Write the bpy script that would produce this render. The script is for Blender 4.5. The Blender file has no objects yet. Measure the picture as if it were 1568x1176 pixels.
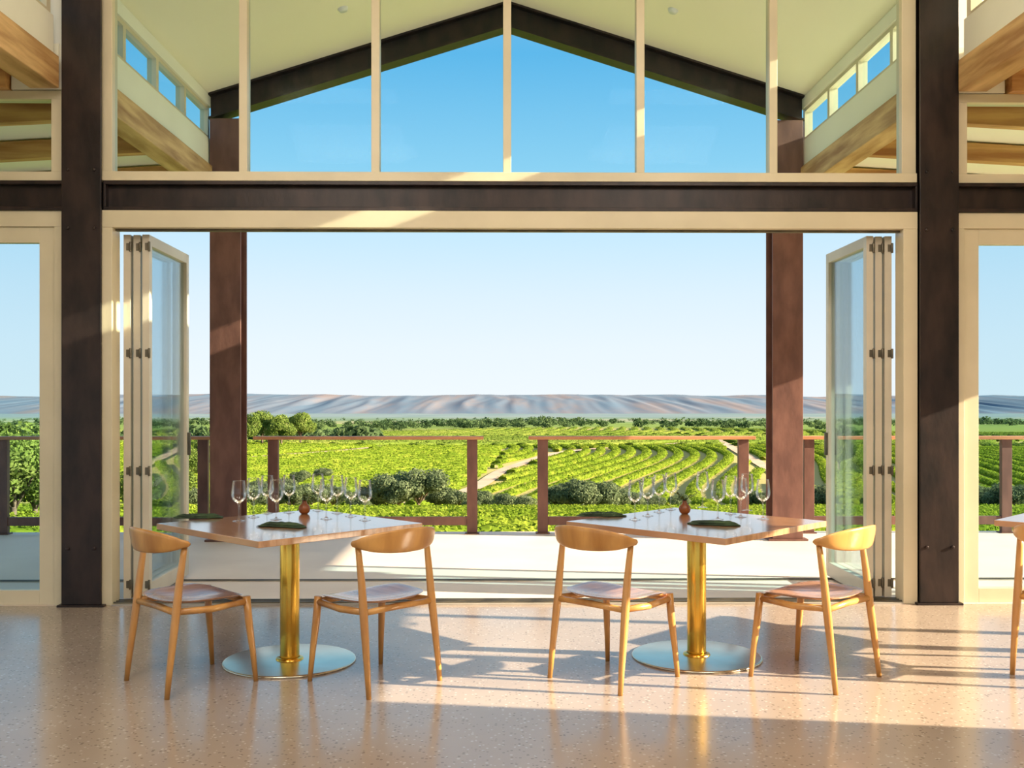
import bpy, math, random
import numpy as np
from mathutils import Vector, Matrix, noise
random.seed(7); rng=np.random.default_rng(11)
S=bpy.context.scene
D=bpy.data

# ------------------------------------------------------------ materials
def newmat(name):
    m=D.materials.new(name); m.use_nodes=True
    nt=m.node_tree; nt.nodes.clear()
    out=nt.nodes.new('ShaderNodeOutputMaterial')
    return m,nt,out
def N(nt,t,**kw):
    n=nt.nodes.new(t)
    for k,v in kw.items():
        if k.startswith('_'): setattr(n,k[1:],v)
        else: n.inputs[k.replace('__',' ')].default_value=v
    return n
def ramp(nt,stops):
    r=nt.nodes.new('ShaderNodeValToRGB'); e=r.color_ramp.elements
    while len(e)<len(stops): e.new(0.5)
    for i,(p,c) in enumerate(stops):
        e[i].position=p; e[i].color=(c[0],c[1],c[2],1)
    return r
def noisy(name,c1,c2,scale=5,rough=0.5,metal=0.0,stretch=(1,1,1),bump=0.0,detail=5,coat=0.0,lo=0.35,hi=0.65,space='Object',bscale=None,spec=0.5):
    m,nt,out=newmat(name); L=nt.links
    tc=N(nt,'ShaderNodeTexCoord'); mp=N(nt,'ShaderNodeMapping'); mp.inputs['Scale'].default_value=stretch
    if space=='World':
        g=N(nt,'ShaderNodeNewGeometry'); L.new(g.outputs['Position'],mp.inputs['Vector'])
    else: L.new(tc.outputs[space],mp.inputs['Vector'])
    nz=N(nt,'ShaderNodeTexNoise',Scale=scale,Detail=detail); L.new(mp.outputs[0],nz.inputs['Vector'])
    r=ramp(nt,[(lo,c1),(hi,c2)]); L.new(nz.outputs[0],r.inputs[0])
    b=N(nt,'ShaderNodeBsdfPrincipled',Roughness=rough,Metallic=metal)
    b.inputs['Coat Weight'].default_value=coat; b.inputs['Coat Roughness'].default_value=0.12
    b.inputs['Specular IOR Level'].default_value=spec
    L.new(r.outputs[0],b.inputs['Base Color'])
    if bump>0:
        nb=N(nt,'ShaderNodeTexNoise',Scale=bscale or scale*4,Detail=4); L.new(mp.outputs[0],nb.inputs['Vector'])
        bp=N(nt,'ShaderNodeBump',Strength=bump,Distance=0.01); L.new(nb.outputs[0],bp.inputs['Height']); L.new(bp.outputs[0],b.inputs['Normal'])
    L.new(b.outputs[0],out.inputs[0]); return m

M={}
M['steel']=noisy('rusty_steel',(0.012,0.008,0.008),(0.036,0.021,0.018),9,0.40,0.2,bump=0.1,spec=0.4,detail=8,stretch=(1,1,0.4))
M['steel_red']=noisy('rusty_steel_red',(0.12,0.05,0.040),(0.19,0.085,0.065),9,0.5,0.1,bump=0.1,detail=8,stretch=(1,1,0.4))
M['frame']=noisy('beige_frame',(0.60,0.52,0.36),(0.68,0.59,0.42),2,0.4)
M['frame_grey']=noisy('grey_frame',(0.54,0.48,0.38),(0.62,0.56,0.45),2,0.4)
M['white']=noisy('cream_paint',(0.84,0.81,0.71),(0.90,0.87,0.77),1.5,0.7)
M['ceil']=noisy('cream_ceiling',(0.93,0.87,0.68),(0.96,0.90,0.71),1.0,0.8)
M['beam']=noisy('rough_timber',(0.36,0.18,0.06),(0.72,0.46,0.21),2.6,0.65,stretch=(3,0.5,5),bump=0.4,detail=9)
M['beamx']=noisy('rough_timber_x',(0.40,0.17,0.05),(0.72,0.42,0.15),2.6,0.65,stretch=(0.5,5,5),bump=0.4,detail=9)
M['rail']=noisy('rail_timber',(0.42,0.17,0.08),(0.60,0.28,0.13),3,0.45,stretch=(0.5,4,4))
M['chair']=noisy('oiled_oak',(0.40,0.17,0.04),(0.66,0.34,0.10),6,0.30,stretch=(1.5,1.5,0.3),coat=0.25,detail=8)
M['seat']=noisy('seat_oak',(0.34,0.17,0.10),(0.52,0.29,0.18),6,0.25,stretch=(6,0.5,1),coat=0.5,detail=8)
M['ttop']=noisy('table_oak',(0.36,0.17,0.08),(0.56,0.31,0.16),5,0.2,stretch=(7,0.4,1),coat=1.0,detail=8)
M['brass']=noisy('brass',(0.72,0.42,0.06),(0.90,0.58,0.12),3,0.24,1.0)
M['disc']=noisy('brushed_disc',(0.64,0.57,0.43),(0.74,0.67,0.52),4,0.25,1.0)
M['napkin']=noisy('green_linen',(0.015,0.03,0.018),(0.045,0.08,0.035),20,0.9,bump=0.4)
M['clay']=noisy('amber_clay',(0.16,0.04,0.012),(0.30,0.09,0.02),8,0.35)
M['leaf']=noisy('sprig_leaf',(0.06,0.10,0.02),(0.16,0.22,0.05),20,0.6)
M['metal_dark']=noisy('hinge_metal',(0.10,0.09,0.07),(0.2,0.17,0.12),6,0.4,0.8)
M['track']=noisy('track_aluminium',(0.36,0.32,0.28),(0.46,0.41,0.36),4,0.5,0.2)
M['deck']=noisy('deck_concrete',(0.68,0.57,0.50),(0.76,0.65,0.57),1.2,0.6,bump=0.05)
M['podium']=noisy('podium_concrete',(0.35,0.32,0.29),(0.45,0.42,0.38),1.2,0.8)
M['lampw']=noisy('lamp_white',(0.7,0.7,0.68),(0.8,0.8,0.78),4,0.4)

def glassmat(name,tint,refl=0.6,blend=0.25):
    m,nt,out=newmat(name); L=nt.links
    t=N(nt,'ShaderNodeBsdfTransparent'); t.inputs[0].default_value=(*tint,1)
    g=N(nt,'ShaderNodeBsdfGlossy',Roughness=0.0); g.inputs[0].default_value=(1,1,1,1)
    lw=N(nt,'ShaderNodeLayerWeight',Blend=blend)
    mu=N(nt,'ShaderNodeMath',_operation='MULTIPLY'); mu.inputs[1].default_value=refl
    L.new(lw.outputs['Fresnel'],mu.inputs[0])
    mx=N(nt,'ShaderNodeMixShader'); L.new(mu.outputs[0],mx.inputs[0]); L.new(t.outputs[0],mx.inputs[1]); L.new(g.outputs[0],mx.inputs[2])
    L.new(mx.outputs[0],out.inputs[0]); return m
M['glass']=glassmat('window_glass',(0.88,0.95,0.96),0.03)
M['glass_side']=glassmat('side_door_glass',(0.84,0.93,0.96),0.1)
M['glass_leaf']=glassmat('door_glass',(0.88,0.95,0.975),0.45)
M['wine']=glassmat('wine_glass_clear',(0.96,0.97,0.975),0.8,0.32)

def floor_mat():
    m,nt,out=newmat('polished_terrazzo'); L=nt.links
    g=N(nt,'ShaderNodeNewGeometry')
    n1=N(nt,'ShaderNodeTexNoise',Scale=0.8,Detail=6); L.new(g.outputs['Position'],n1.inputs['Vector'])
    r1=ramp(nt,[(0.3,(0.34,0.265,0.215)),(0.7,(0.44,0.35,0.285))]); L.new(n1.outputs[0],r1.inputs[0])
    v=N(nt,'ShaderNodeTexVoronoi',Scale=62.0); L.new(g.outputs['Position'],v.inputs['Vector'])
    sep=N(nt,'ShaderNodeSeparateColor'); L.new(v.outputs['Color'],sep.inputs[0])
    r2=ramp(nt,[(0.0,(0.13,0.09,0.06)),(0.5,(0.13,0.09,0.06)),(0.6,(0.66,0.58,0.50))]); L.new(sep.outputs[0],r2.inputs[0])
    gt=N(nt,'ShaderNodeMath',_operation='LESS_THAN'); gt.inputs[1].default_value=0.40; L.new(v.outputs['Distance'],gt.inputs[0])
    lt=N(nt,'ShaderNodeMath',_operation='LESS_THAN'); lt.inputs[1].default_value=0.15; L.new(sep.outputs[0],lt.inputs[0])
    g2=N(nt,'ShaderNodeMath',_operation='GREATER_THAN'); g2.inputs[1].default_value=0.88; L.new(sep.outputs[0],g2.inputs[0])
    ad=N(nt,'ShaderNodeMath',_operation='ADD'); L.new(lt.outputs[0],ad.inputs[0]); L.new(g2.outputs[0],ad.inputs[1])
    mu=N(nt,'ShaderNodeMath',_operation='MULTIPLY'); L.new(ad.outputs[0],mu.inputs[0]); L.new(gt.outputs[0],mu.inputs[1])
    m2=N(nt,'ShaderNodeMath',_operation='MULTIPLY'); m2.inputs[1].default_value=0.55; L.new(mu.outputs[0],m2.inputs[0])
    mx=N(nt,'ShaderNodeMix',_data_type='RGBA'); L.new(m2.outputs[0],mx.inputs[0]); L.new(r1.outputs[0],mx.inputs[6]); L.new(r2.outputs[0],mx.inputs[7])
    b=N(nt,'ShaderNodeBsdfPrincipled',Roughness=0.2); b.inputs['Specular IOR Level'].default_value=0.65
    n3=N(nt,'ShaderNodeTexNoise',Scale=2.5,Detail=5); L.new(g.outputs['Position'],n3.inputs['Vector'])
    mr=N(nt,'ShaderNodeMapRange'); mr.inputs['To Min'].default_value=0.12; mr.inputs['To Max'].default_value=0.28; L.new(n3.outputs[0],mr.inputs[0]); L.new(mr.outputs[0],b.inputs['Roughness'])
    L.new(mx.outputs[2],b.inputs['Base Color']); L.new(b.outputs[0],out.inputs[0]); return m
M['floor']=floor_mat()

def foliage(name,c1,c2,c3,scale,tr=0.35):
    m,nt,out=newmat(name); L=nt.links
    g=N(nt,'ShaderNodeNewGeometry')
    n=N(nt,'ShaderNodeTexNoise',Scale=scale,Detail=9); n.inputs['Roughness'].default_value=0.65; L.new(g.outputs['Position'],n.inputs['Vector'])
    r=ramp(nt,[(0.36,c1),(0.5,c2),(0.64,c3)]); L.new(n.outputs[0],r.inputs[0])
    b=N(nt,'ShaderNodeBsdfDiffuse'); L.new(r.outputs[0],b.inputs[0])
    t=N(nt,'ShaderNodeBsdfTranslucent'); L.new(r.outputs[0],t.inputs[0])
    mx=N(nt,'ShaderNodeMixShader'); mx.inputs[0].default_value=tr
    L.new(b.outputs[0],mx.inputs[1]); L.new(t.outputs[0],mx.inputs[2]); L.new(mx.outputs[0],out.inputs[0]); return m
M['vine']=foliage('vine_foliage',(0.12,0.19,0.018),(0.20,0.28,0.027),(0.30,0.35,0.045),0.35)
M['vine_far']=foliage('vine_foliage_far',(0.12,0.18,0.03),(0.175,0.24,0.04),(0.27,0.31,0.065),0.03)
M['tree']=foliage('olive_foliage',(0.07,0.10,0.05),(0.14,0.18,0.09),(0.26,0.30,0.16),0.9)
M['tree_l']=foliage('gum_foliage',(0.09,0.14,0.03),(0.17,0.24,0.05),(0.30,0.36,0.10),0.7)
M['tree_far']=foliage('far_foliage',(0.05,0.09,0.04),(0.085,0.135,0.055),(0.13,0.185,0.075),0.03)
M['trunk']=noisy('bark',(0.10,0.07,0.05),(0.2,0.15,0.1),6,0.9)
M['dirt']=noisy('track_dirt',(0.42,0.29,0.19),(0.52,0.37,0.26),0.2,0.95,space='World')

def ground_mat():
    m,nt,out=newmat('valley_ground'); L=nt.links
    g=N(nt,'ShaderNodeNewGeometry'); sep=N(nt,'ShaderNodeSeparateXYZ'); L.new(g.outputs['Position'],sep.inputs[0])
    n1=N(nt,'ShaderNodeTexNoise',Scale=0.02,Detail=8); L.new(g.outputs['Position'],n1.inputs['Vector'])
    r1=ramp(nt,[(0.38,(0.17,0.22,0.03)),(0.52,(0.25,0.27,0.055)),(0.68,(0.38,0.32,0.13))]); L.new(n1.outputs[0],r1.inputs[0])
    def mr_(sock,a,c_,lo=0.0,hi=1.0):
        q=N(nt,'ShaderNodeMapRange'); q.inputs['From Min'].default_value=a; q.inputs['From Max'].default_value=c_; q.inputs['To Min'].default_value=lo; q.inputs['To Max'].default_value=hi; L.new(sock,q.inputs[0]); return q.outputs[0]
    def mul(a,c_):
        q=N(nt,'ShaderNodeMath',_operation='MULTIPLY'); L.new(a,q.inputs[0]); L.new(c_,q.inputs[1]); return q.outputs[0]
    f=mul(mul(mr_(sep.outputs[0],-6,0),mr_(sep.outputs[1],112,118)),mr_(sep.outputs[1],255,262,0.85,0.0))
    mxs=N(nt,'ShaderNodeMix',_data_type='RGBA'); L.new(f,mxs.inputs[0]); L.new(r1.outputs[0],mxs.inputs[6]); mxs.inputs[7].default_value=(0.46,0.38,0.17,1)
    mp=N(nt,'ShaderNodeMapping'); mp.inputs['Scale'].default_value=(0.0022,0.0011,0.0); L.new(g.outputs['Position'],mp.inputs[0])
    v=N(nt,'ShaderNodeTexVoronoi',Scale=1.0); L.new(mp.outputs[0],v.inputs['Vector'])
    sc=N(nt,'ShaderNodeSeparateColor'); L.new(v.outputs['Color'],sc.inputs[0])
    r2=ramp(nt,[(0.0,(0.12,0.18,0.05)),(0.35,(0.17,0.24,0.07)),(0.6,(0.23,0.30,0.09)),(0.8,(0.38,0.34,0.19)),(1.0,(0.14,0.20,0.08))]); L.new(sc.outputs[0],r2.inputs[0])
    mx=N(nt,'ShaderNodeMix',_data_type='RGBA'); L.new(mr_(sep.outputs[1],450,800),mx.inputs[0]); L.new(mxs.outputs[2],mx.inputs[6]); L.new(r2.outputs[0],mx.inputs[7])
    mx_haze=N(nt,'ShaderNodeMix',_data_type='RGBA'); L.new(mr_(sep.outputs[1],1200,5000,0,0.85),mx_haze.inputs[0]); L.new(mx.outputs[2],mx_haze.inputs[6]); mx_haze.inputs[7].default_value=(0.18,0.24,0.28,1)  # aerial haze painted into the ground colour, stronger with distance
    b=N(nt,'ShaderNodeBsdfDiffuse'); L.new(mx_haze.outputs[2],b.inputs[0]); L.new(b.outputs[0],out.inputs[0]); return m
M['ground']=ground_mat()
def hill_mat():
    m,nt,out=newmat('dry_hills_hazed'); L=nt.links
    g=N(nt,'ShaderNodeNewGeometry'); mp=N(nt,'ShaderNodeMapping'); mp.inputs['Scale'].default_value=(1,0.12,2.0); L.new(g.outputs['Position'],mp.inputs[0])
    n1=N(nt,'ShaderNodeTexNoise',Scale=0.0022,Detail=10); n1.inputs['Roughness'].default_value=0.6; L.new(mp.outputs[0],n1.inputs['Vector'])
    r1=ramp(nt,[(0.40,(0.125,0.175,0.235)),(0.52,(0.155,0.18,0.225)),(0.64,(0.22,0.19,0.195))]); L.new(n1.outputs[0],r1.inputs[0])  # blue of the distant haze is painted into the hill colours
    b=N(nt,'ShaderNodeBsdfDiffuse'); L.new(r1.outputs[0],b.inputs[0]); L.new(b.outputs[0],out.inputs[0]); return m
M['hill']=hill_mat()

# ------------------------------------------------------------ mesh builder
class MB:
    def __init__(s): s.v=[];s.f=[];s.m=[];s.s=[];s.mats=[]
    def mi(s,k):
        if k not in s.mats: s.mats.append(k)
        return s.mats.index(k)
    def add(s,vs,fs,mat,smooth=False,T=None):
        o=len(s.v); k=s.mi(mat)
        for p in vs:
            p=Vector(p)
            if T is not None: p=T@p
            s.v.append(p[:])
        for f in fs: s.f.append([i+o for i in f]); s.m.append(k); s.s.append(smooth)
    def box(s,x0,x1,y0,y1,z0,z1,mat,T=None):
        vs=[(x0,y0,z0),(x1,y0,z0),(x1,y1,z0),(x0,y1,z0),(x0,y0,z1),(x1,y0,z1),(x1,y1,z1),(x0,y1,z1)]
        s.add(vs,[(0,3,2,1),(4,5,6,7),(0,1,5,4),(1,2,6,5),(2,3,7,6),(3,0,4,7)],mat,False,T)
    def rev(s,prof,n,mat,T=None,smooth=True,close=False):
        vs=[];fs=[]
        for r,z in prof:
            for i in range(n):
                a=2*math.pi*i/n; vs.append((r*math.cos(a),r*math.sin(a),z))
        for j in range(len(prof)-1):
            for i in range(n):
                k=(i+1)%n; fs.append((j*n+i,j*n+k,(j+1)*n+k,(j+1)*n+i))
        if close:
            fs.append(tuple(range(n-1,-1,-1))); fs.append(tuple((len(prof)-1)*n+i for i in range(n)))
        s.add(vs,fs,mat,smooth,T)
    def tube(s,pts,rads,mat,n=12,T=None,cap=True):
        vs=[];fs=[]; P=[Vector(p) for p in pts]
        for j,p in enumerate(P):
            t=(P[min(j+1,len(P)-1)]-P[max(j-1,0)]).normalized()
            u=t.cross(Vector((0,1,0.01))).normalized() if abs(t.y)<0.9 else t.cross(Vector((0,0,1))).normalized()
            w=t.cross(u).normalized()
            for i in range(n):
                a=2*math.pi*i/n; vs.append(p+(u*math.cos(a)+w*math.sin(a))*rads[j])
        for j in range(len(P)-1):
            for i in range(n):
                k=(i+1)%n; fs.append((j*n+i,j*n+k,(j+1)*n+k,(j+1)*n+i))
        if cap: fs.append(tuple(range(n-1,-1,-1))); fs.append(tuple((len(P)-1)*n+i for i in range(n)))
        s.add(vs,fs,mat,True,T)
    def prism(s,poly,y0,y1,mat):
        n=len(poly); vs=[(x,y0,z) for x,z in poly]+[(x,y1,z) for x,z in poly]
        fs=[tuple(range(n)),tuple(range(2*n-1,n-1,-1))]+[(i,i+n,(i+1)%n+n,(i+1)%n) for i in range(n)]
        s.add(vs,fs,mat)
    def mesh(s,name):
        me=D.meshes.new(name); me.from_pydata(s.v,[],s.f)
        for k in s.mats: me.materials.append(M[k])
        me.polygons.foreach_set('material_index',s.m); me.polygons.foreach_set('use_smooth',s.s); me.update()
        return me
    def obj(s,name,bevel=0,loc=(0,0,0),rz=0,fix=True):
        me=s.mesh(name)
        if fix:
            import bmesh
            bm=bmesh.new(); bm.from_mesh(me); bmesh.ops.recalc_face_normals(bm,faces=bm.faces); bm.to_mesh(me); bm.free()
        o=D.objects.new(name,me); S.collection.objects.link(o); o.location=loc; o.rotation_euler=(0,0,rz)
        if bevel:
            b=o.modifiers.new('bevel','BEVEL'); b.width=bevel; b.segments=2; b.limit_method='ANGLE'; b.angle_limit=0.7
        return o
def inst(me,name,loc,rz=0,sc=(1,1,1)):
    o=D.objects.new(name,me); S.collection.objects.link(o); o.location=loc; o.rotation_euler=(0,0,rz); o.scale=sc; return o

CX=0.08; YW=7.1; YG=10.3; YR=10.9
RZ=5.44; SL=0.313
def roofz(x): return RZ-SL*abs(x-CX)

# ------------------------------------------------------------ shell
b=MB(); b.box(-6.5,6.6,-6,7.1,-0.3,0,'floor'); b.obj('floor')
b=MB(); b.box(-9,9.1,7.1,11.05,-0.3,0,'deck'); b.obj('deck_floor')
b=MB(); b.box(-8.8,8.9,-6,10.9,-4.6,-0.3,'podium'); b.obj('foundation_podium')
b=MB(); b.box(-2.67,2.81,7.08,7.24,0,0.012,'track')
for yy in (7.12,7.17,7.22): b.box(-2.67,2.81,yy-0.006,yy+0.006,0.012,0.022,'metal_dark')
b.obj('door_track')
b=MB(); b.box(-6.4,6.4,8.02,8.10,0,0.006,'track')
for k in range(4): b.box(-6.4,6.4,8.025+k*0.02,8.031+k*0.02,0.006,0.009,'metal_dark')
b.obj('deck_drain_grate')

b=MB()
for e,ya,yb in ((3.42,-6,7.24),(3.13,7.24,10.55)):
    b.prism([(CX-e,roofz(CX-e)),(CX,RZ),(CX+e,roofz(CX+e)),(CX+e,roofz(CX+e)+0.2),(CX,RZ+0.2),(CX-e,roofz(CX-e)+0.2)],ya,yb,'ceil')
b.obj('ceiling')
for sx in (-1,1):
    b=MB(); x=CX+sx*1.5; z=roofz(x)
    T=Matrix.Translation((x,9.3,z))@Matrix.Rotation(sx*math.atan(SL),4,'Y')
    b.rev([(0.0,-0.03),(0.035,-0.03),(0.045,-0.012),(0.05,0.0)],20,'lampw',T)
    b.obj('ceiling_downlight')

for sx,nm in ((-1,'left'),(1,'right')):
    for part,off,ya,yb in (('interior',3.19,-6,7.04),('verandah',3.06,7.26,10.42)):
        X=CX+sx*off; x0,x1=(X-0.06,X+0.06)
        b=MB()
        b.box(x0,x1,ya,yb,3.77,4.05,'white'); b.box(x0,x1,ya,yb,4.38,roofz(X)+0.01,'white')
        if part=='interior':
            xa,xb=sorted((CX+sx*3.0,CX+sx*3.45)); b.box(xa,xb,7.11,7.24,3.565,roofz(CX+3.45)+0.03,'white')
        b.obj('wall_clerestory_%s_%s'%(part,nm))
        b=MB(); b.box(X-0.1,X+0.1,ya,yb,3.55,3.77,'beam'); b.obj('timber_beam_%s_%s'%(part,nm),0.008)
        b=MB()
        L_=yb-ya; k=max(4,round(L_/0.82)) if part=='interior' else 4
        b.box(x0+.02,x1-.02,ya,yb,4.05,4.085,'frame'); b.box(x0+.02,x1-.02,ya,yb,4.345,4.38,'frame')
        for i in range(k+1):
            y=ya+0.03+(L_-0.06)*i/k; b.box(x0+.02,x1-.02,y-0.03,y+0.03,4.085,4.345,'frame')
        b.box(X-0.004,X+0.004,ya,yb,4.07,4.36,'glass')
        b.obj('window_clerestory_%s_%s'%(part,nm))

for sx,nm in ((-1,'left'),(1,'right')):
    xa=CX+sx*3.12; xb=CX+sx*8.0
    b=MB(); b.prism([(xa,3.78),(xb,3.50),(xb,3.60),(xa,3.88)],7.1,10.9,'ceil')
    xa=CX+sx*3.25; b.prism([(xa,3.78),(xb,3.50),(xb,3.60),(xa,3.88)],-6,7.1,'ceil'); b.obj('ceiling_aisle_'+nm)
    b=MB()
    for y in [-5,-3.4,-1.8,-0.2,1.4,3.0,4.6,6.0,8.0,9.1,10.25]:
        xa=CX+sx*(3.17 if y>7 else 3.30)
        b.prism([(xa,3.60),(CX+sx*6.3,3.43),(CX+sx*6.3,3.59),(xa,3.76)],y-0.05,y+0.05,'beamx')
    b.obj('timber_rafters_'+nm,0.006)

def hsec(b,x,y,w,d,z0,z1,mat,tf=0.02):
    b.box(x-w/2,x+w/2,y-d/2,y-d/2+tf,z0,z1,mat); b.box(x-w/2,x+w/2,y+d/2-tf,y+d/2,z0,z1,mat); b.box(x-0.012,x+0.012,y-d/2+tf,y+d/2-tf,z0,z1,mat)
for sx in (-1,1):
    b=MB(); x=CX+sx*2.83
    hsec(b,x,YG+0.13,0.31,0.26,0.02,roofz(x)-0.31,'steel_red'); b.box(x-0.2,x+0.2,YG-0.03,YG+0.3,0,0.02,'steel_red')
    b.obj('steel_post',0.003)
b=MB()
for sx in (-1,1):
    xe=CX+sx*3.0
    for (t0,t1,ya,yb) in ((0,0.02,0,0.2),(0.02,0.24,0.09,0.11),(0.24,0.26,0,0.2)):
        b.prism([(CX,RZ-t0),(xe,roofz(xe)-t0),(xe,roofz(xe)-t1),(CX,RZ-t1)],YG+ya,YG+yb,'steel')
b.box(CX-0.02,CX+0.02,YG-0.01,YG+0.21,RZ-0.30,RZ-0.0,'steel')
b.obj('steel_gable_rafter')

# ------------------------------------------------------------ glazed wall y=7.1
for x in (-2.87,3.05):
    b=MB(); hsec(b,x,YW+0.08,0.27,0.24,0.015,roofz(x)-0.02,'steel',0.022); b.box(x-0.16,x+0.16,YW-0.06,YW+0.22,0,0.015,'steel')
    for z in (2.6,3.0,0.4): 
        for dx in (-0.09,0.09): b.rev([(0.012,0),(0.012,0.012),(0,0.012)],8,'steel',Matrix.Translation((x+dx,YW-0.04,z))@Matrix.Rotation(math.pi/2,4,'X'))
    b.obj('steel_column',0.003)
def beam(x0,x1,name):
    b=MB(); b.box(x0,x1,YW-0.0,YW+0.18,2.91,2.935,'steel'); b.box(x0,x1,YW,YW+0.18,2.73,2.755,'steel'); b.box(x0,x1,YW+0.06,YW+0.08,2.755,2.91,'steel')
    b.box(x0,x0+0.015,YW,YW+0.18,2.755,2.91,'steel'); b.box(x1-0.015,x1,YW,YW+0.18,2.755,2.91,'steel'); b.obj(name,0.002)
beam(-2.735,2.915,'steel_header_beam'); beam(-6.3,-3.005,'steel_header_beam'); beam(3.185,6.5,'steel_header_beam')

def fbox(b,x0,x1,z0,z1,mat='frame',ya=0.02,yb=0.12): b.box(x0,x1,YW+ya,YW+yb,z0,z1,mat)
b=MB()
fbox(b,-2.77,2.91,2.936,3.0,ya=0.0,yb=0.14)
fbox(b,-2.77,-2.68,3.0,roofz(-2.77)-0.0); fbox(b,2.81,2.91,3.0,roofz(2.91))
for px in (380,586,792,1001,1210):
    x=(px-780)/225*1.0; fbox(b,x-0.028,x+0.028,3.0,roofz(x)-0.01)
b.prism([(-2.7,3.0),(2.83,3.0),(2.83,roofz(2.83)),(CX,RZ),(-2.7,roofz(-2.7))],YW+0.068,YW+0.074,'glass')
b.obj('window_1',0.003)
b=MB(); fbox(b,-2.77,2.91,2.61,2.729,ya=-0.01,yb=0.14); fbox(b,-2.77,-2.67,0,2.61,ya=-0.01,yb=0.14); fbox(b,2.81,2.91,0,2.61,ya=-0.01,yb=0.14)
b.box(-2.67,2.81,YW+0.05,YW+0.09,2.595,2.61,'metal_dark'); b.obj('trim_door_frame',0.004)
for sx,nm,xi in ((-1,'left',-3.03),(1,'right',3.20)):
    def q(b,a,c,z0,z1,mat='frame',ya=0.02,yb=0.12):
        xa,xb=xi+sx*a,xi+sx*c; b.box(min(xa,xb),max(xa,xb),YW+ya,YW+yb,z0,z1,mat)
    b=MB()
    q(b,0,3.2,2.62,2.729); q(b,0,0.05,0,2.62)
    for k in range(3):
        a=0.05+k*1.05; 
        q(b,a,a+0.11,0.0,2.62,ya=0.04,yb=0.10); q(b,a+0.94,a+1.05,0.0,2.62,ya=0.04,yb=0.10)
        q(b,a+0.11,a+0.94,2.51,2.62,ya=0.04,yb=0.10); q(b,a+0.11,a+0.94,0.0,0.10,ya=0.04,yb=0.10)
        q(b,a+0.09,a+0.96,0.08,2.53,'glass_side',0.068,0.072)
    b.obj('door_side_'+nm,0.004)
    b=MB(); q(b,0.0,3.2,2.936,3.0); q(b,0.0,3.2,3.50,3.56); q(b,0,0.07,3.0,3.5)
    for a in (1.05,2.1,3.13): q(b,a,a+0.06,3.0,3.5)
    q(b,0.05,3.15,2.98,3.52,'glass',0.068,0.072)
    b.obj('window_side_'+nm,0.003)
    b=MB(); xa,xb=xi+sx*0.35,xi+sx*3.1
    b.prism([(xa,3.56),(xb,3.56),(xb,3.585),(xa,3.75)],YW-0.05,YW+0.12,'beamx'); b.obj('timber_plate_'+nm,0.004)
b=MB(); b.box(-6.5,-6.3,-6,7.1,2.6,3.55,'white')
for y0,y1 in ((-6,-5.5),(-2,-1.5),(2,2.4),(6.7,7.1)): b.box(-6.5,-6.3,y0,y1,0,2.6,'white')
b.obj('wall_left')
b=MB(); b.box(6.5,6.6,-6,7.1,2.72,3.55,'white'); b.box(6.5,6.6,-6,3.62,0,2.72,'white')
b.obj('wall_right')
b=MB()
for y in (3.66,4.6,5.65,6.95): b.box(6.52,6.58,y-0.04,y+0.04,0,2.72,'frame')
b.box(6.52,6.58,3.62,7.0,0,0.1,'frame'); b.box(6.52,6.58,3.62,7.0,2.64,2.72,'frame'); b.obj('door_right_glazed')
b=MB(); b.prism([(-6.5,2.8),(6.6,2.8),(6.6,3.55),(3.4,3.7),(3.4,4.3),(CX,RZ),(-3.2,4.3),(-3.2,3.7),(-6.5,3.55)],-6.2,-6,'white')
for x0,x1 in ((-6.5,-6),(-2.2,-1.8),(2.0,2.4),(6.1,6.6)): b.box(x0,x1,-6.2,-6,0,2.8,'white')
b.obj('wall_back')

def leaf(name,x,y0,w,ang,hz=2.585,handle=False):
    b=MB(); t=0.05; s=0.065
    b.box(-t/2,t/2,0,s,0.02,hz,'frame_grey'); b.box(-t/2,t/2,w-s,w,0.02,hz,'frame_grey')
    b.box(-t/2,t/2,s,w-s,hz-0.075,hz,'frame_grey'); b.box(-t/2,t/2,s,w-s,0.02,0.13,'frame_grey')
    b.box(-0.003,0.003,s-0.01,w-s+0.01,0.12,hz-0.07,'glass_leaf')
    for z in (0.12,0.92,1.75,2.5):
        b.rev([(0.009,-0.035),(0.009,0.035)],10,'metal_dark',Matrix.Translation((t/2,-0.006,z)),close=True)
        b.box(-0.005,0.028,-0.005,0.0,z-0.026,z+0.026,'metal_dark')
    if handle:
        b.box(0.027,0.05,w-0.05,w-0.03,0.98,1.16,'metal_dark'); b.box(-0.05,-0.027,w-0.05,w-0.03,0.98,1.16,'metal_dark')
    return b.obj(name,0.003,loc=(x,y0,0),rz=ang)
leaf('door_bifold_leaf',-2.625,7.25,0.93,0.012); leaf('door_bifold_leaf',-2.56,7.26,0.95,0.008); leaf('door_bifold_leaf',-2.49,7.24,1.02,0.03,handle=True)
leaf('door_bifold_leaf',2.765,7.25,0.9,0.0); leaf('door_bifold_leaf',2.70,7.26,0.9,0.0); leaf('door_bifold_leaf',2.63,7.24,0.93,-0.01,handle=True)

def railing(name,x0,x1,posts):
    b=MB()
    b.box(x0,x1,YR-0.07,YR+0.07,1.0,1.035,'rail')
    for x in posts:
        b.box(x-0.055,x+0.055,YR-0.03,YR+0.03,0.012,1.0,'steel_red'); b.box(x-0.075,x+0.075,YR-0.06,YR+0.06,0,0.012,'steel_red')
    for a,c in zip(posts[:-1],posts[1:]):
        b.box(a+0.055,c-0.055,YR-0.02,YR+0.02,0.09,0.18,'steel_red')
    b.obj(name,0.003)
railing('deck_railing',-2.60,-0.17,[-2.40,-0.29]); railing('deck_railing',0.31,2.72,[0.46,2.60])
railing('deck_railing',-5.6,-3.0,[-5.25,-3.14]); railing('deck_railing',3.16,5.75,[3.30,5.42])
railing('deck_railing',-8.6,-5.75,[-8.4,-5.9]); railing('deck_railing',5.9,8.6,[6.05,8.4])

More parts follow.
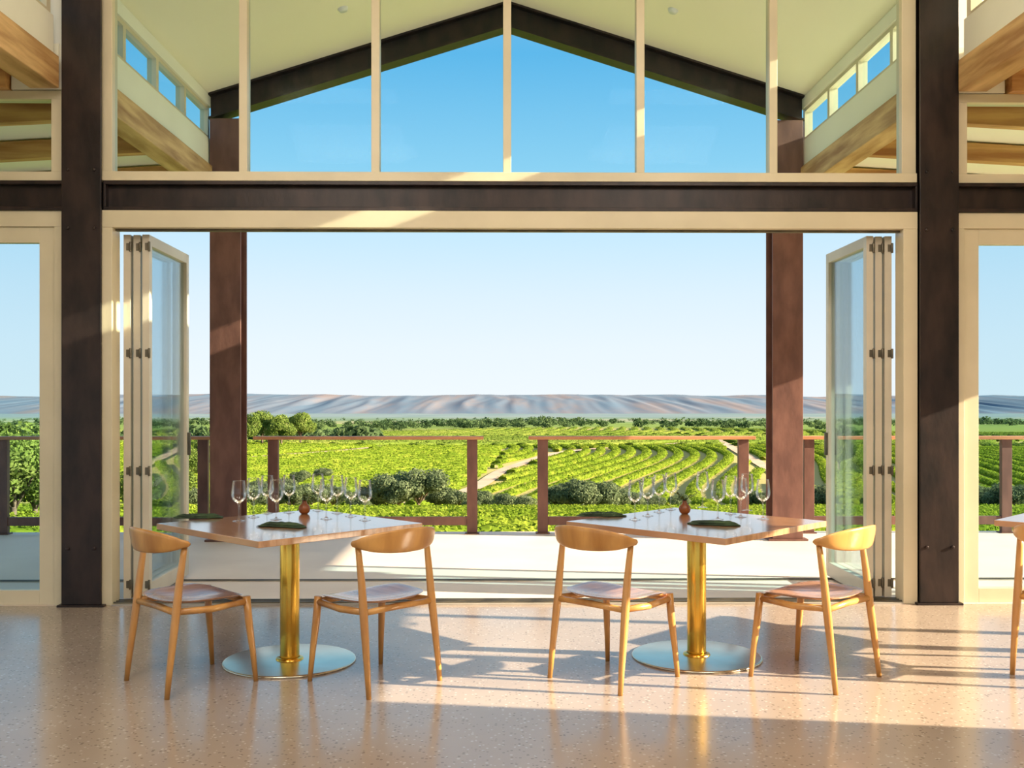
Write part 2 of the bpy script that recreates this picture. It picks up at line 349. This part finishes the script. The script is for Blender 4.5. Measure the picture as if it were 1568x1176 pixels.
# ------------------------------------------------------------ tables
def table_mesh():
    b=MB(); h=0.51
    b.box(-h,h,-h,h,0.718,0.75,'ttop')
    b.box(-0.16,0.16,-0.16,0.16,0.706,0.718,'metal_dark')
    b.rev([(0.052,0.02),(0.052,0.706)],40,'brass',close=True)
    b.rev([(0.075,0.014),(0.072,0.022),(0.055,0.026)],40,'brass')
    b.rev([(0.0,0.0),(0.355,0.0),(0.357,0.004),(0.355,0.010),(0.345,0.0125),(0.0,0.0145)],72,'disc')
    return b
TBL=[(-1.14,5.58),(1.09,5.65),(3.48,5.68)]
for x,y in TBL: table_mesh().obj('dining_table',0.004,loc=(x,y,0),rz=math.radians(45))

def chair_builder():
    b=MB()
    for sx in (-1,1):
        b.tube([(sx*0.228,-0.235,0),(sx*0.226,-0.222,0.12),(sx*0.222,-0.198,0.30),(sx*0.219,-0.182,0.42),(sx*0.218,-0.168,0.54),(sx*0.219,-0.150,0.66),(sx*0.220,-0.142,0.715)],
               [0.0125,0.0155,0.0195,0.021,0.0185,0.0155,0.0145],'chair',14)
        b.tube([(sx*0.230,0.235,0),(sx*0.222,0.222,0.15),(sx*0.213,0.205,0.30),(sx*0.207,0.195,0.43)],[0.012,0.0155,0.0195,0.020],'chair',14)
        b.tube([(sx*0.219,-0.18,0.405),(sx*0.218,0.0,0.395),(sx*0.208,0.195,0.405)],[0.016,0.017,0.016],'chair',10)
    b.tube([(-0.207,0.195,0.405),(0,0.20,0.405),(0.207,0.195,0.405)],[0.016,0.018,0.016],'chair',10)
    b.tube([(-0.219,-0.185,0.40),(0,-0.17,0.40),(0.219,-0.185,0.40)],[0.015,0.017,0.015],'chair',10)
    nr,na=9,56; vs=[];fs=[]
    def outline(a):
        c,s=math.cos(a),math.sin(a); n=3.2
        r=(abs(c)**n+abs(s)**n)**(-1/n); x=r*c; y=r*s
        return x*(0.232+0.018*y), y*0.215+0.005
    for side in (0,1):
        for j in range(nr+1):
            k=j/nr
            for i in range(na):
                x,y=outline(2*math.pi*i/na); x*=k; y*=k
                z=0.438-0.020*(1-(x/0.24)**2)*(1-((y)/0.23)**2)+0.014*(abs(x)/0.24)**2+0.014*max(0,-y/0.22)**2-0.012*max(0,y/0.22)**3
                if side==0: z+=0.006*(1-k**14)**0.5
                else: z-=0.010*(1-k**14)**0.5
                vs.append((x,y,z))
    m=(nr+1)*na
    for side in (0,1):
        for j in range(nr):
            for i in range(na):
                q=(i+1)%na; o=side*m
                f=(o+j*na+i,o+(j+1)*na+i,o+(j+1)*na+q,o+j*na+q)
                fs.append(f if side==0 else f[::-1])
    for i in range(na):
        q=(i+1)%na; fs.append((nr*na+i,m+nr*na+i,m+nr*na+q,nr*na+q))
    b.add(vs,fs,'seat',True)
    n=40; cs=14; vs=[];fs=[]
    for i in range(n+1):
        t=-1+2*i/n; ph=t*math.radians(86)
        x=0.247*math.sin(ph); y=-0.115-0.155*math.cos(ph)
        nx,ny=math.sin(ph),-math.cos(ph)*0.9
        ln=math.hypot(nx,ny); nx/=ln; ny/=ln
        env=max(0.0,1-abs(t)**10)**0.5
        hh=(0.021+0.039*max(0,1-abs(t/0.86)**2.2) if abs(t)<0.86 else 0.021)*(0.25+0.75*env)
        th=(0.011+0.006*abs(t)**2)*(0.3+0.7*env)
        zc=0.728+0.010*(1-t*t)
        for k in range(cs):
            a=2*math.pi*k/cs; ca,sa=math.cos(a),math.sin(a)
            ex=abs(ca)**0.6*(1 if ca>=0 else -1); ez=abs(sa)**0.75*(1 if sa>=0 else -1)
            lean=-ez*hh*0.16
            vs.append((x+nx*(th*ex-lean),y+ny*(th*ex-lean),zc+hh*ez))
    for i in range(n):
        for k in range(cs):
            q=(k+1)%cs; fs.append((i*cs+k,i*cs+q,(i+1)*cs+q,(i+1)*cs+k))
    fs.append(tuple(range(cs))); fs.append(tuple(n*cs+k for k in range(cs-1,-1,-1)))
    b.add(vs,fs,'chair',True)
    return b
CH=[(-1.56,5.20,-47),(-0.63,5.19,46),(0.585,5.24,-45),(1.62,5.24,44),(2.98,5.27,-45)]
for x,y,a in CH: chair_builder().obj('dining_chair',loc=(x,y,0),rz=math.radians(a))

# ------------------------------------------------------------ tableware
gb=MB()
prof=[(0.0,0.001),(0.034,0.001),(0.020,0.004),(0.006,0.009),(0.0038,0.02),(0.0036,0.06),(0.0042,0.092),(0.010,0.100),(0.024,0.108),(0.035,0.122),(0.0405,0.142),(0.0405,0.160),(0.037,0.190),(0.032,0.222)]
gb.rev(prof,28,'wine')
gb.rev([(0.0322+0.0009*math.cos(a),0.222+0.0009*math.sin(a)) for a in [k*math.pi/3 for k in range(7)]],28,'wine')
gme=gb.mesh('wine_glass')
def onTable(px,py):
    d=0.668*1600/(py-625); return ((px-780)*d/1600,d)
G1=[(374,813),(397,807),(418,801),(432,811),(452,800),(497,797),(510,810),(527,801),(548,806),(570,812)]
G2=[(992,812),(1012,806),(1030,800),(1048,796),(1098,793),(1122,812),(1142,803),(1158,808),(1168,798),(1193,811)]
for p in G1+G2:
    x,y=onTable(*p); inst(gme,'wine_glass',(x,y,0.7505))
def napkin(px,py,rz):
    x,y=onTable(px,py); b=MB(); nx,ny=26,10
    for layer,(w,dp,z0) in enumerate(((0.27,0.095,0.004),(0.23,0.07,0.013))):
        vs=[];fs=[]
        for sgn in (0,1):
            for j in range(ny+1):
                for i in range(nx+1):
                    u=i/nx*2-1; v=j/ny*2-1
                    wv=noise.noise(Vector((u*3+px,v*2,layer*3)))*0.006+0.003*math.sin(v*6+u*2+px)
                    edge=(1-abs(u)**6)*(1-abs(v)**6)
                    z=z0+(wv+0.008)*edge if sgn==0 else z0-0.003
                    vs.append((u*w/2*(1-0.08*v*v)+0.01*math.sin(v*3+px),v*dp/2+0.012*math.sin(u*2.2+px),max(0.0005,z)))
        o=(nx+1)*(ny+1)
        for sgn in (0,1):
            for j in range(ny):
                for i in range(nx):
                    a=sgn*o+j*(nx+1)+i; fs.append((a,a+1,a+nx+2,a+nx+1))
        b.add(vs,fs,'napkin',True)
    b.obj('linen_napkin',loc=(x,y,0.7505),rz=rz)
napkin(312,808,0.15); napkin(442,822,-0.25); napkin(940,806,0.1); napkin(1116,820,-0.2)
def vase(px,py,seed):
    x,y=onTable(px,py); b=MB(); r=random.Random(seed)
    b.rev([(0,0),(0.018,0),(0.030,0.012),(0.035,0.030),(0.030,0.048),(0.016,0.060),(0.012,0.072),(0.015,0.080),(0.012,0.080),(0.010,0.072),(0.0,0.065)],28,'clay')
    for k in range(12):
        a=r.uniform(0,6.28); l=r.uniform(0.05,0.11); tip=Vector((math.cos(a)*l*0.8,math.sin(a)*l*0.8,0.080+l*0.45)); base=Vector((0,0,0.073))
        b.tube([base,(base+tip)/2+Vector((0,0,0.015)),tip],[0.0015,0.0013,0.001],'leaf',5)
        for q in range(7):
            p=base.lerp(tip,0.25+0.12*q); aa=r.uniform(0,6.28); dirv=Vector((math.cos(aa),math.sin(aa),r.uniform(-.2,.6))).normalized(); sd=dirv.cross(Vector((0,0,1))).normalized()
            b.add([p,p+dirv*0.012+sd*0.006,p+dirv*0.028,p+dirv*0.012-sd*0.006],[(0,1,2,3)],'leaf')
    b.obj('bud_vase',loc=(x,y,0.7505),fix=False)
vase(476,802,1); vase(1070,803,3)

# ------------------------------------------------------------ landscape
prD=np.array([0,14,30,45,75,105,130,180,240,300,450,600,1000,1500,2500,4000,8000,16000.])
prH=np.array([5.6,5.6,5.7,6.0,8.8,11.7,13.4,12.9,12.1,13.2,16.3,18.6,25,34,52,70,112,150.])
def gz(x,y):
    x=np.asarray(x,float); y=np.asarray(y,float)
    z=1.42-np.interp(y,prD,prH)
    A=np.clip((y-90)/300,0,1)*1.3
    z+=A*(np.sin(x/63+0.6)*0.9+np.sin(y/85+x/110)*0.6)
    z+=np.clip((y-60)/80,0,1)*np.clip(-(x+15)/60,0,1)*np.clip((420-y)/200,0,1)*1.5
    return z
yy=np.concatenate([[-40,-10,5,12],12+np.cumsum(np.geomspace(2,500,95))]); yy=yy[yy<15500]
tt=np.linspace(-1,1,161)
V=[];F=[]
for y in yy:
    xs=tt*(0.75*max(y,0)+70); V+=list(zip(xs,[y]*len(xs),gz(xs,np.full(len(xs),y))))
n=len(tt)
for j in range(len(yy)-1):
    for i in range(n-1): a=j*n+i; F.append((a,a+1,a+n+1,a+n))
me=D.meshes.new('ground'); me.from_pydata([tuple(map(float,v)) for v in V],[],F); me.materials.append(M['ground'])
me.polygons.foreach_set('use_smooth',[True]*len(F)); o=D.objects.new('ground',me); S.collection.objects.link(o)

tracks=[[(-75,185),(-48,205),(-32,235),(-22,300),(-18,400)],[(44,150),(47.5,178),(55,240),(78,365),(80,460)],[(-12,128),(-3.6,145),(0,178),(12,225),(38,262),(78,365)],[(-110,268),(-32,262),(38,262),(120,255)]]
def dist_tracks(x,y):
    d=np.full(x.shape,1e9)
    for T in tracks:
        for (ax,ay),(bx,by) in zip(T[:-1],T[1:]):
            l2=(bx-ax)**2+(by-ay)**2; t=np.clip(((x-ax)*(bx-ax)+(y-ay)*(by-ay))/l2,0,1)
            d=np.minimum(d,np.hypot(x-ax-t*(bx-ax),y-ay-t*(by-ay)))
    return d
V=[];F=[]
for T in tracks:
    P=[]
    for (ax,ay),(bx,by) in zip(T[:-1],T[1:]):
        k=max(2,int(math.hypot(bx-ax,by-ay)/4))
        for i in range(k): P.append((ax+(bx-ax)*i/k,ay+(by-ay)*i/k))
    P.append(T[-1]); P=np.array(P)
    for _ in range(6): P[1:-1]=(P[:-2]+2*P[1:-1]+P[2:])/4
    tg=np.gradient(P,axis=0); tg/=np.linalg.norm(tg,axis=1)[:,None]; nn=np.stack([-tg[:,1],tg[:,0]],1)
    o0=len(V)
    for s in (-1.2,0,1.2):
        Q=P+nn*s; Z=gz(Q[:,0],Q[:,1])+0.22
        V+=[(float(a),float(c),float(z)) for a,c,z in zip(Q[:,0],Q[:,1],Z)]
    k=len(P)
    for s in range(2):
        for i in range(k-1): a=o0+s*k+i; F.append((a,a+1,a+k+1,a+k))
me=D.meshes.new('dirt_track'); me.from_pydata(V,[],F); me.materials.append(M['dirt']); o=D.objects.new('dirt_track',me); S.collection.objects.link(o)

def rows(name,f,vs_,us,w,h,mask,mat,cards=0,cs=0.15):
    """hedge-like vine rows: canopy hump plus leaf cards all over it"""
    VV=[];FF=[];SS=[];off=0
    cx=np.array([-0.42,-0.5,-0.36,0,0.36,0.5,0.42]); cz=np.array([0.1,0.55,0.88,1.0,0.88,0.55,0.1])
    K=7
    for v in vs_:
        x,y=f(us,v); mk=mask(x,y)
        if not mk.any(): continue
        tx=np.gradient(x); ty=np.gradient(y); ln=np.hypot(tx,ty); nx,ny=-ty/ln,tx/ln
        z=gz(x,y)
        wj=0.85*(1+0.12*np.sin(us*2.6+v*3)+rng.uniform(-0.1,0.1,len(x))); hj=0.85*(1+0.06*np.sin(us*3.1+v)+rng.uniform(-0.07,0.07,len(x)))
        PX=x[:,None]+nx[:,None]*(cx*w)*wj[:,None]; PY=y[:,None]+ny[:,None]*(cx*w)*wj[:,None]; PZ=z[:,None]+cz*h*hj[:,None]
        VV.append(np.stack([PX,PY,PZ],2).reshape(-1,3))
        I=np.nonzero(mk[:-1]&mk[1:])[0]
        kk=np.arange(K-1); a=(off+I[:,None]*K+kk[None,:]).reshape(-1)
        FF.append(np.stack([a,a+1,a+K+1,a+K],1)); SS.append(np.ones(len(a),bool)); off+=len(x)*K
        if cards and len(I):
            m=int(len(I)*cards); i=rng.choice(I,m); t=rng.uniform(0,1,m); ph=rng.uniform(-0.15,math.pi+0.15,m)
            rr=rng.uniform(0.85,1.12,m)
            bx=x[i]*(1-t)+x[i+1]*t; by=y[i]*(1-t)+y[i+1]*t; bz=z[i]*(1-t)+z[i+1]*t
            off_n=np.cos(ph)*0.5*w*rr; up=h*(0.4+0.6*np.sin(ph)*rr); up=np.maximum(up,0.15)
            p=np.stack([bx+nx[i]*off_n,by+ny[i]*off_n,bz+up],1)
            nn=np.stack([nx[i]*np.cos(ph),ny[i]*np.cos(ph),np.sin(ph)+0.2],1)+rng.normal(scale=0.55,size=(m,3)); nn/=np.linalg.norm(nn,axis=1)[:,None]
            A=np.cross(nn,rng.normal(size=(m,3))); A/=np.linalg.norm(A,axis=1)[:,None]; C=np.cross(nn,A)
            s=(cs*rng.uniform(0.6,1.4,m))[:,None]
            VV.append(np.stack([p-A*s,p-C*s*0.8,p+A*s,p+C*s*0.8],1).reshape(-1,3)); FF.append(off+np.arange(m*4).reshape(-1,4)); SS.append(np.zeros(m,bool)); off+=m*4
    V=np.concatenate(VV); F=np.concatenate(FF); SM=np.concatenate(SS)
    me=D.meshes.new(name); me.from_pydata(V.tolist(),[],F.tolist()); me.materials.append(M[mat]); me.polygons.foreach_set('use_smooth',SM.tolist()); me.update()
    o=D.objects.new(name,me); S.collection.objects.link(o)
notr=lambda x,y: dist_tracks(x,y)>2.2
rows('vineyard_rows_near',lambda u,v:(v+1.1*(u-40)+3*np.sin(u/18),u),np.arange(-110,60,3.4),np.arange(36,86,0.5),1.5,1.05,lambda x,y:(y>38)&(y<84)&(np.abs(x)<0.55*y+4),'vine',55,0.085)
rows('vineyard_rows_curved',lambda u,v:(v-0.10*(u-110)-26*np.cos((u-100)/48)-0.002*(u-110)*v,u),np.arange(-60,240,4.4),np.arange(112,259,1.0),1.9,0.9,
     lambda x,y:notr(x,y)&(y>116)&(x>-3+0.05*(y-150))&(x<140),'vine',26,0.15)
rows('vineyard_rows_left',lambda u,v:(v+0.5*(u-110)-10*np.sin(u/50),u),np.arange(-300,20,4.2),np.arange(122,259,1.2),2.2,0.9,
     lambda x,y:notr(x,y)&(x<-4+0.05*(y-150))&(x>-150),'vine',24,0.16)
rows('vineyard_rows_far',lambda u,v:(v+0.35*(u-260)+14*np.sin(u/60),u),np.arange(-480,360,7.0),np.arange(266,605,2.5),3.4,1.1,
     lambda x,y:notr(x,y)&((np.abs(y-340-0.15*x)>4))&((np.abs(y-450+0.1*x)>5))&(np.abs(x)<0.6*y),'vine_far',8,0.3)

def tree_data(R,Hh,nb,nl,ls,rg,squash=0.8,trunk=True):
    cs=[]
    for k in range(nb):
        a=rg.uniform(0,2*math.pi); rr=R*0.62*math.sqrt(rg.uniform(0,1)); z=Hh*(0.38+0.42*rg.uniform(0,1)*(1-0.4*rr/R))
        cs.append((rr*math.cos(a),rr*math.sin(a),z,R*rg.uniform(0.30,0.48)))
    cs=np.array(cs); idx=rg.integers(0,nb,nl)
    dv=rg.normal(size=(nl,3)); dv/=np.linalg.norm(dv,axis=1)[:,None]
    rad=cs[idx,3]*(0.72+0.34*rg.uniform(0,1,nl))
    p=cs[idx,:3]+dv*rad[:,None]*np.array([1,1,squash]); p[:,2]=np.maximum(p[:,2],0.1)
    nn=dv+rg.normal(scale=0.55,size=(nl,3)); nn/=np.linalg.norm(nn,axis=1)[:,None]
    a=np.cross(nn,rg.normal(size=(nl,3))); a/=np.linalg.norm(a,axis=1)[:,None]; c=np.cross(nn,a)
    s=(ls*rg.uniform(0.6,1.4,nl))[:,None]
    v=np.stack([p-a*s,p-c*s*0.6,p+a*s,p+c*s*0.6],1).reshape(-1,3)
    f=np.arange(nl*4).reshape(-1,4)
    return v,f
def tree_mesh(name,R,Hh,nb,nl,ls,seed,mat):
    rg=np.random.default_rng(seed); b=MB(); v,f=tree_data(R,Hh,nb,nl,ls,rg)
    b.add(v.tolist(),f.tolist(),mat)
    b.tube([(0,0,-0.5),(0.05*R,0,Hh*0.25),(0,0.05*R,Hh*0.55)],[0.07*R,0.055*R,0.03*R],'trunk',8)
    for k in range(5):
        a=k*1.3; b.tube([(0.03*R,0,Hh*0.22),(R*0.3*math.cos(a),R*0.3*math.sin(a),Hh*0.45),(R*0.5*math.cos(a),R*0.5*math.sin(a),Hh*0.62)],[0.04*R,0.025*R,0.012*R],'trunk',6)
    return b.mesh(name)
olive=[tree_mesh('olive_tree',2.2,3.6,13,8000,0.10,s,'tree') for s in (1,2,3)]
gum=[tree_mesh('gum_tree',2.6,6.6,20,12000,0.12,s,'tree_l') for s in (5,6)]
def place(me,name,px,d,sc,k=0):
    x=(px-780)*d/1600; z=float(gz(x,d)); inst(me,name,(x,d,z-0.1),random.uniform(0,6.28),(sc,sc,sc*random.uniform(0.9,1.05)))
for i,(px,d,sc) in enumerate([(395,112,.95),(425,106,.9),(455,101,1.0),(485,108,1.0),(520,110,.95),(560,104,.85),(592,100,1.0),(620,98,1.35),(655,99,1.4),(690,104,.95),(715,103,.85),(752,108,.8),(790,104,.75),(820,100,.6),
    (872,88,.9),(898,86,1.1),(930,88,1.1),(955,92,.95),(985,96,.75),(1020,102,.65),(1185,98,.8),(1240,96,.7),(1275,90,.9),(1300,88,.9),(1340,86,.8),(1545,84,.9),(1580,80,.9),(300,100,.9),(250,95,1),(470,150,.8),(505,160,.7),(1060,108,.6),(410,125,1),(440,130,1),(735,92,.5),(560,93,.6)]):
    place(olive[i%3],'olive_tree',px,d,sc)
for i,(px,d,sc) in enumerate([(-10,48,.95),(25,46,.92),(60,50,.88),(95,52,.9),(235,62,.72),(265,66,.66),(-60,44,1),(300,150,1.0),(330,170,1.1),(385,235,1.5),(410,250,1.6),(440,245,1.5),(470,270,1.6),(355,240,1.4),(1320,90,.6),(1345,110,.8)]):
    place(gum[i%2],'gum_tree',px,d,sc)
V=[];Fc=[];off=0; rg=np.random.default_rng(5)
def belt(n,d0,d1,h0,h1,xf,nl=70):
    global off
    for k in range(n):
        d=rg.uniform(d0,d1); px=xf(); x=(px-780)*d/1600; Hh=rg.uniform(h0,h1); R=Hh*rg.uniform(0.55,1.1)
        v,f=tree_data(R,Hh,6,nl,R*0.14,rg,0.7); v=v+np.array([x,d,float(gz(x,d))-Hh*0.2])
        V.append(v); Fc.append(f+off); off+=len(v)
belt(420,820,1250,5,10,lambda:rg.uniform(-100,1700),130)
belt(60,640,760,5,8,lambda:rg.uniform(350,900),130)
belt(60,300,420,5,8,lambda:rg.uniform(-60,600),300)
belt(300,1500,3000,6,11,lambda:rg.uniform(-100,1700),50)
V=np.concatenate(V);Fc=np.concatenate(Fc)
me=D.meshes.new('distant_tree_belt'); me.from_pydata(V.tolist(),[],Fc.tolist()); me.materials.append(M['tree_far']); o=D.objects.new('distant_tree_belt',me); S.collection.objects.link(o)

# hills
nxh,nyh=620,50; V=[];F=[]
for j in range(nyh):
    s=j/(nyh-1); y=8200+s*4200
    for i in range(nxh):
        x=-8500+17000*i/(nxh-1)
        top=66+34*noise.noise(Vector((x/2200,3.1,0)))+18*noise.noise(Vector((x/700,7.7,0)))-8*(x/8000)
        w_=0.5*noise.noise(Vector((x/900,y/2500,0)))
        rid=1-abs(noise.noise(Vector((x/330+w_,y/5200,1.0))))*2.4
        r2=1-abs(noise.noise(Vector((x/120+w_*2,y/2600,4))))*2.2
        prof=s**0.75 if s<0.9 else 1.0-(s-0.9)*1.0
        z=-150+(top+150)*prof*(0.80+0.20*s) + (rid*22+r2*7)*math.sin(math.pi*min(1,s*1.02))*0.95
        z=min(z,top+10)
        V.append((x,y,z))
for j in range(nyh-1):
    for i in range(nxh-1): a=j*nxh+i; F.append((a,a+1,a+nxh+1,a+nxh))
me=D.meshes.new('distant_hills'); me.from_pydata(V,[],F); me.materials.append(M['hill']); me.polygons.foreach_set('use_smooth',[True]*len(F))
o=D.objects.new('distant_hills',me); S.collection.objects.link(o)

# ------------------------------------------------------------ light
w=D.worlds.new('sky'); S.world=w; w.use_nodes=True; nt=w.node_tree; nt.nodes.clear()
tc=N(nt,'ShaderNodeTexCoord'); sp=N(nt,'ShaderNodeSeparateXYZ'); nt.links.new(tc.outputs['Generated'],sp.inputs[0])
r=ramp(nt,[(0.0,(0.84,0.91,0.95)),(0.05,(0.79,0.89,0.96)),(0.10,(0.70,0.85,0.96)),(0.16,(0.55,0.79,0.95)),(0.22,(0.32,0.68,0.93)),(0.32,(0.14,0.51,0.86)),(0.45,(0.30,0.55,0.84)),(1.0,(0.48,0.58,0.72))])
nt.links.new(sp.outputs[2],r.inputs[0])
bg=N(nt,'ShaderNodeBackground',Strength=1.06); nt.links.new(r.outputs[0],bg.inputs[0])
ow=N(nt,'ShaderNodeOutputWorld'); nt.links.new(bg.outputs[0],ow.inputs[0])

el=math.radians(20); az=math.radians(9)
dirv=Vector((-math.cos(el)*math.cos(az),math.cos(el)*math.sin(az),-math.sin(el)))
sl=D.lights.new('sun','SUN'); sl.energy=20; sl.angle=0.007; sl.color=(1.0,0.84,0.60)
so=D.objects.new('sun',sl); S.collection.objects.link(so); so.rotation_euler=dirv.to_track_quat('-Z','Y').to_euler(); so.location=(30,-5,12)

def fill_lamp(x,y,z,e,tilt):  # added fill light for the interior; panel and rod are made up, out of view
    b=MB(); b.box(-0.65,0.65,-0.65,0.65,0,0.06,'lampw'); b.tube([(0,0,0.06),(0,0,roofz(x)-z)],[0.01,0.01],'metal_dark',8)
    o=b.obj('fill_lamp_panel',loc=(x,y,z))
    l=D.lights.new('lamp','AREA'); l.shape='SQUARE'; l.size=1.25; l.energy=e; l.color=(1.0,0.90,0.80)
    lo=D.objects.new('fill_emitter',l); S.collection.objects.link(lo); lo.parent=o; lo.location=(0,0,-0.02); lo.rotation_euler=(tilt,0,0)
for x,y in ((-1.7,0.5),(1.8,0.5),(-1.7,3.0),(1.8,3.0)): fill_lamp(x,y,4.45,85,math.radians(25))

# ------------------------------------------------------------ camera
c=D.cameras.new('camera'); c.sensor_width=36; c.lens=36.0; c.shift_y=25/1600; c.clip_end=60000; c.clip_start=0.05
co=D.objects.new('camera',c); S.collection.objects.link(co); co.location=(0,0,1.42); co.rotation_euler=(math.radians(90),0,math.radians(-0.7))
S.camera=co
S.view_settings.view_transform='Standard'; S.view_settings.look='None'; S.view_settings.exposure=0; S.view_settings.gamma=1
